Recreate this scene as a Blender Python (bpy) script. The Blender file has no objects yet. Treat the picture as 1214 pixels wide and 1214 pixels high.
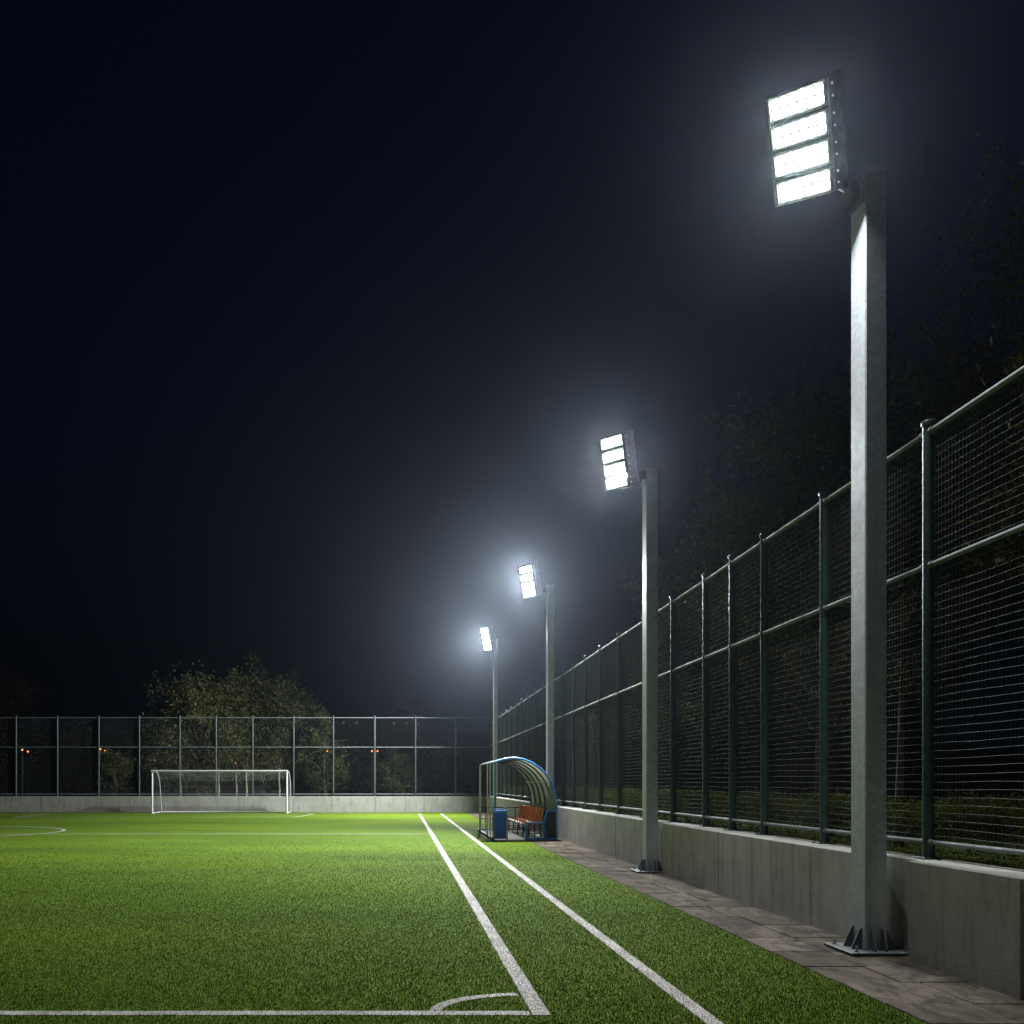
import bpy, math, random
import numpy as np
from mathutils import Vector, Matrix, noise

# ------------------------------------------------------------------ camera
SC = bpy.context.scene
COL = SC.collection
F, VX, VY, EYE = 1050.0, 475.0, 928.0, 1.75      # focal length in photo pixels, vanishing point, eye height
cam = bpy.data.cameras.new('camera')
cam.sensor_width = 36.0
cam.lens = 36.0 * F / 1214.0
cam.shift_x = (607.0 - VX) / 1214.0
cam.shift_y = (VY - 607.0) / 1214.0
cam.clip_start, cam.clip_end = 0.05, 2000.0
co = bpy.data.objects.new('camera', cam)
co.location = (0, 0, EYE)
co.rotation_euler = (math.pi / 2, 0, 0)
COL.objects.link(co)
SC.camera = co

# ------------------------------------------------------------------ night sky
W = bpy.data.worlds.new('World')
SC.world = W
W.use_nodes = True
wt = W.node_tree
wt.nodes.clear()
w_out = wt.nodes.new('ShaderNodeOutputWorld')
w_bg = wt.nodes.new('ShaderNodeBackground')
w_sky = wt.nodes.new('ShaderNodeTexSky')
w_sky.sky_type = 'NISHITA'
w_sky.sun_disc = False
w_sky.sun_elevation = math.radians(-4.0)
w_sky.sun_rotation = math.radians(200.0)
w_mul = wt.nodes.new('ShaderNodeMix')
w_mul.data_type = 'RGBA'
w_mul.blend_type = 'MULTIPLY'
w_mul.inputs['Factor'].default_value = 1.0
w_mul.inputs['B'].default_value = (0.12, 0.32, 1.0, 1)
wt.links.new(w_sky.outputs[0], w_mul.inputs['A'])
w_add = wt.nodes.new('ShaderNodeMix')      # faint navy air glow over the whole night sky
w_add.data_type = 'RGBA'
w_add.blend_type = 'ADD'
w_add.inputs['Factor'].default_value = 1.0
w_add.inputs['B'].default_value = (0.0012, 0.0032, 0.010, 1)
wt.links.new(w_mul.outputs['Result'], w_add.inputs['A'])
wt.links.new(w_add.outputs['Result'], w_bg.inputs['Color'])
w_bg.inputs['Strength'].default_value = 0.20
wt.links.new(w_bg.outputs[0], w_out.inputs['Surface'])

# ------------------------------------------------------------------ exposure / render
SC.view_settings.view_transform = 'Standard'
SC.view_settings.look = 'None'
SC.view_settings.exposure = 0.0
SC.view_settings.gamma = 1.0
SC.render.engine = 'CYCLES'
SC.cycles.use_denoising = True
SC.cycles.max_bounces = 6
SC.cycles.diffuse_bounces = 3
SC.cycles.glossy_bounces = 3
SC.cycles.transparent_max_bounces = 12
SC.cycles.volume_bounces = 0
SC.cycles.sample_clamp_indirect = 4.0

FLOOD = 3500.0        # watts of one floodlight head
SPREAD, BEAM = 140.0, 32.0   # beam width and downward aim of the asymmetric lens optics (degrees)
SPILL = 0.28
LENS = 22.0           # radiance of its lenses as seen
HAZE = 0.00025         # density of the thin night haze

rng = np.random.default_rng(7)
random.seed(7)


# ------------------------------------------------------------------ helpers
def tag(o, label=None, cat=None, group=None, kind=None):
    if label: o['label'] = label
    if cat: o['category'] = cat
    if group: o['group'] = group
    if kind: o['kind'] = kind
    return o


def empty(name, loc, label, cat, group=None):
    o = bpy.data.objects.new(name, None)
    o.empty_display_size = 0.2
    o.location = loc
    COL.objects.link(o)
    return tag(o, label, cat, group)


def link_mesh(name, me, mat, parent=None, loc=None):
    o = bpy.data.objects.new(name, me)
    if mat is not None:
        for m in (mat if isinstance(mat, (list, tuple)) else [mat]):
            me.materials.append(m)
    COL.objects.link(o)
    if parent is not None: o.parent = parent
    if loc is not None: o.location = loc
    return o


class MB:
    """collects shapes into one mesh"""
    def __init__(self):
        self.v, self.f, self.mi, self.sm = [], [], [], []

    def add(self, vs, fs, mi=0, smooth=False):
        n = len(self.v)
        self.v.extend([tuple(p) for p in vs])
        for f in fs:
            self.f.append([i + n for i in f])
            self.mi.append(mi)
            self.sm.append(smooth)

    def box(self, x0, x1, y0, y1, z0, z1, mi=0, M=None):
        vs = [Vector((x, y, z)) for z in (z0, z1) for y in (y0, y1) for x in (x0, x1)]
        if M is not None: vs = [M @ p for p in vs]
        self.add(vs, [(0, 2, 3, 1), (4, 5, 7, 6), (0, 1, 5, 4), (2, 6, 7, 3), (0, 4, 6, 2), (1, 3, 7, 5)], mi)

    def bbox(self, x0, x1, y0, y1, z0, z1, b=0.01, mi=0, M=None):
        """box with bevelled vertical and top/bottom edges (chamfer b)"""
        rings = [(z0, b), (z0 + b, 0), (z1 - b, 0), (z1, b)]
        vs, fs = [], []
        for z, i in rings:
            xa, xb, ya, yb = x0 + i, x1 - i, y0 + i, y1 - i
            c = b
            vs += [(xa + c, ya, z), (xb - c, ya, z), (xb, ya + c, z), (xb, yb - c, z),
                   (xb - c, yb, z), (xa + c, yb, z), (xa, yb - c, z), (xa, ya + c, z)]
        for r in range(3):
            for k in range(8):
                a, d = r * 8 + k, r * 8 + (k + 1) % 8
                fs.append((a, d, d + 8, a + 8))
        fs.append(tuple(range(7, -1, -1)))
        fs.append(tuple(range(24, 32)))
        vs = [Vector(p) for p in vs]
        if M is not None: vs = [M @ p for p in vs]
        self.add(vs, fs, mi)

    def tube(self, pts, r, n=8, mi=0, caps=True, smooth=True, closed=False):
        pts = [Vector(p) for p in pts]
        rs = r if isinstance(r, (list, tuple)) else [r] * len(pts)
        vs, fs = [], []
        m = len(pts)
        prev = None
        for i, p in enumerate(pts):
            a = pts[i - 1] if i > 0 else (pts[-1] if closed else p)
            b = pts[i + 1] if i < m - 1 else (pts[0] if closed else p)
            t = (b - a)
            if t.length < 1e-9: t = Vector((0, 0, 1))
            t.normalize()
            if prev is None:
                ref = Vector((0, 0, 1)) if abs(t.z) < 0.9 else Vector((1, 0, 0))
                u = t.cross(ref).normalized()
            else:
                u = (prev - t * prev.dot(t))
                u = u.normalized() if u.length > 1e-6 else t.orthogonal().normalized()
            prev = u
            w = t.cross(u)
            for k in range(n):
                an = 2 * math.pi * (k + 0.5) / n
                vs.append(p + (u * math.cos(an) + w * math.sin(an)) * rs[i])
        for i in range(m if closed else m - 1):
            for k in range(n):
                a, b = i * n + k, i * n + (k + 1) % n
                c, d = ((i + 1) % m) * n + (k + 1) % n, ((i + 1) % m) * n + k
                fs.append((a, b, c, d))
        self.add(vs, fs, mi, smooth)
        if caps and not closed:
            self.add(vs[:n], [tuple(range(n - 1, -1, -1))], mi)
            self.add(vs[-n:], [tuple(range(n))], mi)

    def prism(self, poly, y0, y1, mi=0, M=None):
        """poly in XZ extruded along Y"""
        n = len(poly)
        vs = [Vector((x, y0, z)) for x, z in poly] + [Vector((x, y1, z)) for x, z in poly]
        if M is not None: vs = [M @ p for p in vs]
        fs = [tuple(range(n)), tuple(range(2 * n - 1, n - 1, -1))]
        for k in range(n):
            fs.append(((k + 1) % n, k, k + n, (k + 1) % n + n))
        self.add(vs, fs, mi)

    def build(self, name, mat, parent=None, loc=None):
        me = bpy.data.meshes.new(name)
        me.from_pydata(self.v, [], self.f)
        o = link_mesh(name, me, mat, parent, loc)
        me.polygons.foreach_set('material_index', self.mi)
        me.polygons.foreach_set('use_smooth', self.sm)
        me.update()
        return o


def np_mesh(name, V, k, mat, parent=None, mi=None):
    """V: (N*k,3) vertices, faces are consecutive k-gons"""
    n = len(V) // k
    me = bpy.data.meshes.new(name)
    me.vertices.add(n * k)
    me.vertices.foreach_set('co', np.ascontiguousarray(V, dtype=np.float32).ravel())
    me.loops.add(n * k)
    me.loops.foreach_set('vertex_index', np.arange(n * k, dtype=np.int32))
    me.polygons.add(n)
    me.polygons.foreach_set('loop_start', np.arange(0, n * k, k, dtype=np.int32))
    o = link_mesh(name, me, mat, parent)
    if mi is not None: me.polygons.foreach_set('material_index', np.asarray(mi, dtype=np.int32))
    me.update(calc_edges=True)
    me.validate()
    return o


# ------------------------------------------------------------------ materials
class NT:
    def __init__(self, name):
        self.m = bpy.data.materials.new(name)
        self.m.use_nodes = True
        self.t = self.m.node_tree
        self.b = self.t.nodes['Principled BSDF']
        self.out = self.t.nodes['Material Output']
        self.tc = self.t.nodes.new('ShaderNodeTexCoord')

    def n(self, typ, **kw):
        o = self.t.nodes.new(typ)
        for k, v in kw.items(): setattr(o, k, v)
        return o

    def l(self, a, b): self.t.links.new(a, b)

    def mapping(self, scale=(1, 1, 1), src='Object'):
        mp = self.n('ShaderNodeMapping')
        mp.inputs['Scale'].default_value = scale
        self.l(self.tc.outputs[src], mp.inputs['Vector'])
        return mp.outputs[0]

    def noise(self, scale, detail=4, rough=0.55, vec=None, dist=0.0):
        o = self.n('ShaderNodeTexNoise')
        o.inputs['Scale'].default_value = scale
        o.inputs['Detail'].default_value = detail
        o.inputs['Roughness'].default_value = rough
        o.inputs['Distortion'].default_value = dist
        self.l(vec if vec is not None else self.tc.outputs['Object'], o.inputs['Vector'])
        return o.outputs['Fac']

    def voro(self, scale, vec=None, out='Color', feature='F1'):
        o = self.n('ShaderNodeTexVoronoi', feature=feature)
        o.inputs['Scale'].default_value = scale
        self.l(vec if vec is not None else self.tc.outputs['Object'], o.inputs['Vector'])
        return o.outputs[out]

    def ramp(self, fac, stops):
        r = self.n('ShaderNodeValToRGB')
        cr = r.color_ramp
        while len(cr.elements) < len(stops): cr.elements.new(0.5)
        for e, (p, c) in zip(cr.elements, stops):
            e.position = p
            e.color = (c if isinstance(c, (tuple, list)) else (c, c, c)) + ((1,) if not isinstance(c, (tuple, list)) or len(c) == 3 else ())
        self.l(fac, r.inputs['Fac'])
        return r.outputs['Color']

    def mix(self, fac, a, b, mode='MIX'):
        x = self.n('ShaderNodeMix', data_type='RGBA', blend_type=mode)
        for s, v in (('Factor', fac), ('A', a), ('B', b)):
            i = x.inputs[s]
            if isinstance(v, (int, float)): i.default_value = v
            elif isinstance(v, tuple): i.default_value = v + (1,) if len(v) == 3 else v
            else: self.l(v, i)
        return x.outputs['Result']

    def bump(self, h, strength=0.3, dist=0.01):
        b = self.n('ShaderNodeBump')
        b.inputs['Strength'].default_value = strength
        b.inputs['Distance'].default_value = dist
        self.l(h, b.inputs['Height'])
        self.l(b.outputs[0], self.b.inputs['Normal'])

    def set(self, color=None, rough=None, metal=None, spec=None):
        for k, v in (('Base Color', color), ('Roughness', rough), ('Metallic', metal), ('Specular IOR Level', spec)):
            if v is None: continue
            if isinstance(v, (int, float)): self.b.inputs[k].default_value = v
            elif isinstance(v, tuple): self.b.inputs[k].default_value = v + (1,)
            else: self.l(v, self.b.inputs[k])
        return self


def plain(name, col, rough=0.5, metal=0.0, var=0.25, scale=12.0):
    t = NT(name)
    f = t.noise(scale, 5)
    dark = tuple(c * (1 - var) for c in col)
    light = tuple(min(1, c * (1 + var)) for c in col)
    t.set(t.ramp(f, [(0.3, dark), (0.7, light)]), t.ramp(f, [(0.3, rough * 0.85), (0.75, min(1, rough * 1.2))]), metal, 0.08 if rough >= .85 else 0.4)
    return t.m


def galvanised(name, base, metal=0.55, rough=0.42):
    t = NT(name)
    v = t.voro(26.0)
    bw = t.n('ShaderNodeRGBToBW'); t.l(v, bw.inputs[0])
    n1 = t.noise(5.0, 6, 0.6)
    st = t.noise(3.0, 5, 0.6, t.mapping((14, 14, 0.5)))
    a = t.ramp(bw.outputs[0], [(0.2, tuple(c * 0.86 for c in base)), (0.8, tuple(c * 1.1 for c in base))])
    b = t.mix(t.ramp(n1, [(0.35, 0.0), (0.75, 0.5)]), a, tuple(c * 0.62 for c in base))
    c = t.mix(t.ramp(st, [(0.48, 0.0), (0.72, 0.45)]), b, tuple(c * 0.7 for c in base))
    t.set(c, t.ramp(n1, [(0.3, rough * 0.8), (0.7, rough * 1.25)]), metal)
    t.bump(n1, 0.06, 0.01)
    return t.m


def concrete_mat():
    t = NT('cast_concrete')
    n1 = t.noise(1.6, 8, 0.62)
    n2 = t.noise(38.0, 6, 0.6)
    streak = t.noise(1.5, 7, 0.65, t.mapping((4.0, 4.0, 0.45)), 0.5)
    blot = t.noise(0.55, 5, 0.6)
    pores = t.voro(46.0, out='Distance')
    c = t.ramp(n1, [(0.25, (0.34, 0.33, 0.295)), (0.5, (0.44, 0.43, 0.39)), (0.8, (0.53, 0.515, 0.475))])
    c = t.mix(t.ramp(streak, [(0.50, 0.0), (0.74, 0.62)]), c, (0.14, 0.135, 0.11))
    c = t.mix(t.ramp(blot, [(0.5, 0.0), (0.75, 0.45)]), c, (0.21, 0.215, 0.15))
    c = t.mix(t.ramp(n2, [(0.35, 0.35), (0.6, 0.0)]), c, (0.22, 0.215, 0.19))
    c = t.mix(t.ramp(pores, [(0.06, 0.7), (0.12, 0.0)]), c, (0.05, 0.05, 0.045))
    t.set(c, 0.92, 0.0, 0.1)
    t.bump(t.mix(0.5, n1, n2), 0.35, 0.012)
    return t.m


def slab_mat():
    t = NT('worn_dappled_paving')
    ri = t.n('ShaderNodeNewGeometry').outputs['Random Per Island']
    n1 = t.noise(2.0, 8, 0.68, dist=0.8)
    n2 = t.noise(22.0, 6, 0.65)
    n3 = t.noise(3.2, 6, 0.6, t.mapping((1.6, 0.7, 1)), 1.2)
    c = t.ramp(ri, [(0.0, (0.095, 0.078, 0.060)), (0.5, (0.135, 0.112, 0.086)), (1.0, (0.190, 0.160, 0.124))])
    c = t.mix(t.ramp(n1, [(0.42, 0.0), (0.62, 0.80)]), c, (0.036, 0.032, 0.028))  # dark stains mixed with painted leaf-shadow dapple
    c = t.mix(t.ramp(n3, [(0.48, 0.0), (0.64, 0.72)]), c, (0.028, 0.024, 0.02))  # streaky leaf-shadow dapple painted into the slab colour
    c = t.mix(t.ramp(n2, [(0.3, 0.5), (0.6, 0.0)]), c, (0.08, 0.065, 0.05))
    t.set(c, 0.95, 0.0, 0.04)
    t.bump(t.mix(0.4, n3, n2), 0.6, 0.03)
    return t.m


def turf_tone(t, c):
    """broad pools of light painted into the colour, plus wear and roll to roll tone, the same for sheet and fibres"""
    g = t.n('ShaderNodeNewGeometry')
    mp = t.n('ShaderNodeMapping'); mp.inputs['Scale'].default_value = (0.07, 0.20, 0.0)
    t.l(g.outputs['Position'], mp.inputs['Vector'])
    n1 = t.noise(1.0, 4, 0.55, mp.outputs[0], 0.4)
    n2 = t.noise(0.9, 5, 0.6, g.outputs['Position'])
    c = t.mix(t.ramp(n1, [(0.36, 0.55), (0.52, 0.0)]), c, t.mix(1.0, c, (0.52, 0.56, 0.60), 'MULTIPLY'))
    c = t.mix(t.ramp(n1, [(0.52, 0.0), (0.70, 0.6)]), c, t.mix(1.0, c, (1.55, 1.32, 0.85), 'MULTIPLY'))  # yellower bright bands paint pooled lamp light into the carpet colour
    return t.mix(t.ramp(n2, [(0.50, 0.0), (0.75, 0.45)]), c, t.mix(1.0, c, (0.62, 0.64, 0.66), 'MULTIPLY'))


def turf_mat():
    t = NT('turf_carpet')
    n2 = t.noise(55.0, 4, 0.7)
    c = t.ramp(n2, [(0.25, (0.050, 0.088, 0.007)), (0.55, (0.084, 0.138, 0.012)), (0.8, (0.118, 0.175, 0.022))])
    t.set(turf_tone(t, c), 0.9, 0.0, 0.03)
    t.bump(n2, 0.4, 0.02)
    return t.m


def blade_mat(name, stops, rough=0.8, tone=False):
    t = NT(name)
    ri = t.n('ShaderNodeNewGeometry').outputs['Random Per Island']
    c = t.ramp(ri, stops)
    t.set(turf_tone(t, c) if tone else c, rough, 0.0, 0.03)
    return t.m


def leaf_mat(name, a, b, c):
    t = NT(name)
    ri = t.n('ShaderNodeNewGeometry').outputs['Random Per Island']
    col = t.ramp(ri, [(0.0, a), (0.55, b), (1.0, c)])
    t.set(col, 0.7, 0.0, 0.10)
    tr = t.n('ShaderNodeBsdfTranslucent')
    t.l(col, tr.inputs['Color'])
    mx = t.n('ShaderNodeMixShader')
    mx.inputs[0].default_value = 0.25
    t.l(t.b.outputs[0], mx.inputs[1]); t.l(tr.outputs[0], mx.inputs[2])
    t.l(mx.outputs[0], t.out.inputs['Surface'])
    return t.m


def bark_mat():
    t = NT('rough_bark')
    n1 = t.noise(3.0, 6, 0.65, t.mapping((6, 6, 1.0)))
    t.set(t.ramp(n1, [(0.3, (0.035, 0.028, 0.02)), (0.7, (0.13, 0.105, 0.075))]), 0.9)
    t.bump(n1, 0.7, 0.03)
    return t.m


def emit_mat(name, col, strength):
    t = NT(name)
    t.t.nodes.remove(t.b)
    e = t.n('ShaderNodeEmission')
    e.inputs['Color'].default_value = col + (1,)
    e.inputs['Strength'].default_value = strength
    t.l(e.outputs[0], t.out.inputs['Surface'])
    t.m.cycles.emission_sampling = 'FRONT'
    return t.m


def sheet_mat():
    """ribbed translucent plastic roof sheet"""
    t = NT('smoky_plastic_sheet')
    n1 = t.noise(3.0, 5)
    c = t.ramp(n1, [(0.3, (0.36, 0.37, 0.30)), (0.7, (0.50, 0.51, 0.42))])
    t.set(c, 0.25)
    tr = t.n('ShaderNodeBsdfTransparent')
    tr.inputs['Color'].default_value = (0.55, 0.60, 0.52, 1)
    tl = t.n('ShaderNodeBsdfTranslucent'); t.l(c, tl.inputs['Color'])
    m1 = t.n('ShaderNodeMixShader'); m1.inputs[0].default_value = 0.45
    t.l(t.b.outputs[0], m1.inputs[1]); t.l(tl.outputs[0], m1.inputs[2])
    m2 = t.n('ShaderNodeMixShader'); m2.inputs[0].default_value = 0.38
    t.l(m1.outputs[0], m2.inputs[1]); t.l(tr.outputs[0], m2.inputs[2])
    t.l(m2.outputs[0], t.out.inputs['Surface'])
    return t.m


def paint_line_mat():
    t = NT('white_turf_fibre')
    n = t.noise(30.0, 6, 0.7)
    n2 = t.noise(2.0, 5, 0.6)
    c = t.ramp(n, [(0.3, (0.28, 0.26, 0.235)), (0.65, (0.50, 0.475, 0.44))])
    c = t.mix(t.ramp(n2, [(0.40, 0.0), (0.64, 0.75)]), c, (0.20, 0.185, 0.155))
    t.set(c, 0.8, 0.0, 0.3)
    t.bump(n, 0.6, 0.015)
    return t.m


M = dict(
    galv=galvanised('galvanised_steel', (0.54, 0.59, 0.62), 0.15, 0.5),
    galv_dark=galvanised('weathered_steel', (0.30, 0.32, 0.33), 0.6, 0.5),
    steel_dark=galvanised('dull_dark_steel', (0.13, 0.14, 0.145), 0.2, 0.6),
    rail=galvanised('galvanised_rail', (0.20, 0.225, 0.225), 0.15, 0.7),
    green=plain('dark_green_paint', (0.035, 0.068, 0.062), 0.4), greygreen=plain('grey_green_paint', (0.045, 0.058, 0.056), 0.5),
    bezel=plain('grey_lens_bezel', (0.28, 0.285, 0.29), 0.6),
    wire=plain('fence_wire', (0.20, 0.21, 0.20), 0.9, 0.0),
    wire_far=plain('far_fence_wire', (0.045, 0.055, 0.055), 0.5, 0.3),
    alu=plain('grey_cast_aluminium', (0.34, 0.35, 0.36), 0.45, 0.4),
    alu_light=plain('pale_aluminium_rim', (0.60, 0.61, 0.62), 0.4, 0.3),
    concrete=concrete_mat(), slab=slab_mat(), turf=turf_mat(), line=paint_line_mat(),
    soil=plain('bare_soil', (0.05, 0.042, 0.03), 0.95, 0, 0.5, 4.0),
    verge=plain('rough_grass_verge', (0.07, 0.095, 0.014), 0.9, 0, 0.6, 9.0),
    white=plain('white_paint', (0.62, 0.62, 0.60), 0.4, 0, 0.06),
    net=plain('white_net_cord', (0.42, 0.42, 0.41), 0.8, 0, 0.1),
    blue=plain('blue_gloss_paint', (0.07, 0.30, 0.90), 0.35, 0, 0.2),
    binblue=plain('blue_bin_plastic', (0.012, 0.085, 0.85), 0.4, 0, 0.2),
    lidblue=plain('bright_blue_lid', (0.02, 0.22, 0.95), 0.35, 0, 0.15),
    black=plain('black_steel', (0.02, 0.021, 0.022), 0.45, 0.3),
    seat=plain('orange_red_plastic', (0.74, 0.19, 0.035), 0.42, 0, 0.25),
    bark=bark_mat(), sheet=sheet_mat(),
    leaf_dark=leaf_mat('dark_leaf', (0.032, 0.033, 0.008), (0.070, 0.066, 0.016), (0.14, 0.115, 0.028)),
    leaf_olive=leaf_mat('olive_leaf', (0.040, 0.050, 0.014), (0.082, 0.092, 0.028), (0.15, 0.145, 0.05)),
    leaf_dim=leaf_mat('dim_leaf', (0.025, 0.028, 0.010), (0.050, 0.050, 0.016), (0.085, 0.075, 0.024)),
    leaf_hedge=leaf_mat('hedge_leaf', (0.06, 0.085, 0.010), (0.13, 0.165, 0.018), (0.24, 0.25, 0.04)),
    flood=emit_mat('floodlight_lens', (0.94, 0.97, 1.0), LENS),
    leak=emit_mat('housing_light_hole', (1.0, 1.0, 0.98), 1.2),
    sodium=emit_mat('orange_lamp_globe', (1.0, 0.24, 0.035), 4.0),
    window=emit_mat('dim_lit_window', (1.0, 0.80, 0.62), 0.06),
    plaster=plain('grey_plaster', (0.09, 0.085, 0.08), 0.9),
    tile=plain('dark_roof_tile', (0.05, 0.035, 0.03), 0.8),
)

# ------------------------------------------------------------------ setting: ground, pitch, path, verges
XW, XWB = 5.0, 5.50              # front and back of the side wall
YB = 52.6                        # front of the end wall
XT = 3.83                        # right edge of the turf


def grid_sheet(name, x0, x1, y0, y1, nx, ny, zf, mat, kind='structure'):
    vs, fs = [], []
    for j in range(ny + 1):
        for i in range(nx + 1):
            x, y = x0 + (x1 - x0) * i / nx, y0 + (y1 - y0) * j / ny
            vs.append((x, y, zf(x, y)))
    for j in range(ny):
        for i in range(nx):
            a = j * (nx + 1) + i
            fs.append((a, a + 1, a + nx + 2, a + nx + 1))
    b = MB(); b.add(vs, fs, 0, True)
    o = b.build(name, mat)
    o['kind'] = kind
    return o


grid_sheet('ground', -300, 300, -55, 310, 4, 4, lambda x, y: -0.06, M['soil'])
grid_sheet('pitch', -48, XT, -12, YB + 0.05, 1, 1, lambda x, y: 0.0, M['turf'])
grid_sheet('verge', XWB - 0.02, 60, -12, 53.2, 60, 60,
           lambda x, y: 0.84 + 0.05 * noise.noise((x * .8, y * .8, 0)) + max(0, x - 8) * 0.03, M['verge'])


def hill_z(x, y):
    base = 0.62 + 0.06 * noise.noise((x * .5, y * .5, 3))
    t = max(0.0, min(1.0, (y - 90) / 110))
    h = 13.5 * t * t * (3 - 2 * t)
    h *= 0.75 + 0.5 * noise.noise((x * .012 + 4, y * .01, 1)) + 0.25 * math.exp(-((x - 10) / 60) ** 2)
    return base + max(0, h) + 0.8 * t * noise.noise((x * .09, y * .09, 2))


grid_sheet('hillside', -240, 240, 53.1, 300, 96, 60, hill_z, M['soil'])

# paving slabs of the side path, each a little out of level
b = MB()
y = -10.0
while y < YB - 0.05:
    L = random.uniform(0.55, 0.95)
    xs = sorted([XT + 0.012, XT + random.uniform(0.45, 0.75), XW + 0.19])
    y1 = min(y + L, YB)
    for k in range(len(xs) - 1):
        dz = random.uniform(-0.004, 0.004)
        tx, ty = random.uniform(-.006, .006), random.uniform(-.006, .006)
        xa, xb, ya, yb = xs[k] + 0.009, xs[k + 1] - 0.009, y + 0.009, y1 - 0.009
        sk = random.uniform(-.03, .03)
        Mx = Matrix.Translation(((xa + xb) / 2, (ya + yb) / 2, dz)) @ Matrix.Rotation(tx, 4, 'X') @ Matrix.Rotation(ty, 4, 'Y')
        w, h = (xb - xa) / 2, (yb - ya) / 2
        b.bbox(-w, w, -h, h, -0.05, 0.0, 0.006, 0, Mx)
    y = y1
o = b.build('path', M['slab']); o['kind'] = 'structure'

# ------------------------------------------------------------------ pitch markings
LW = 0.12
Zm = 0.004
segs = []          # used again for the white fibres


def mark_line(p, q, w=LW, z=Zm):
    p, q = Vector(p + (z,)), Vector(q + (z,))
    d = (q - p).normalized(); s = Vector((-d.y, d.x, 0)) * w / 2
    n = max(1, int((q - p).length / 0.4))
    vs, fs = [], []
    for i in range(n + 1):
        c = p.lerp(q, i / n)
        jl, jr = 1 + random.uniform(-.06, .06), 1 + random.uniform(-.06, .06)
        vs += [c - s * jl, c + s * jr]
        if i: fs.append((2 * i - 2, 2 * i - 1, 2 * i + 1, 2 * i))
    b = MB(); b.add(vs, fs)
    o = b.build('pitch_line', M['line']); o['kind'] = 'structure'
    segs.append(('l', (p.x, p.y), (q.x, q.y), w))


def mark_arc(c, rx, ry, a0, a1, w=LW, z=Zm, n=64):
    vs, fs = [], []
    for i in range(n + 1):
        a = a0 + (a1 - a0) * i / n
        for k in (-1, 1):
            vs.append((c[0] + (rx + k * w / 2) * math.cos(a), c[1] + (ry + k * w / 2) * math.sin(a), z))
        if i: fs.append((2 * i - 2, 2 * i - 1, 2 * i + 1, 2 * i))
    b = MB(); b.add(vs, fs)
    o = b.build('pitch_line', M['line']); o['kind'] = 'structure'
    segs.append(('a', c, (rx, ry), (a0, a1), w))


YG, YFAR = 6.72, 49.6
XIN, XOUT = 1.06, 2.28
mark_line((XIN, YG - LW / 2), (XIN, YFAR), 0.135)
mark_line((XOUT, -4.0), (XOUT, 49.8), 0.125, 0.004)
mark_line((-36, YG), (XIN - 0.083, YG))
mark_arc((XIN, YG), 0.80, 0.60, math.pi / 2 + 0.12, math.pi - 0.12, 0.10, 0.004)
mark_line((-36, 30.2), (XIN - 0.083, 30.2), 0.13)
mark_line((-36, YFAR), (XIN - 0.083, YFAR), 0.13)
mark_line((-19.6, 44.9), (-5.35, 44.9), 0.13)
mark_line((-5.35, 44.9 + 0.07), (-4.85, YFAR - 0.07), 0.13)
mark_line((-19.6, 44.9 + 0.07), (-19.6, YFAR - 0.07), 0.13)
mark_arc((-16.4, 31.4), 4.2, 4.0, 0.30 - math.pi * .5, math.pi * .5 - .02, 0.14)

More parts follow.
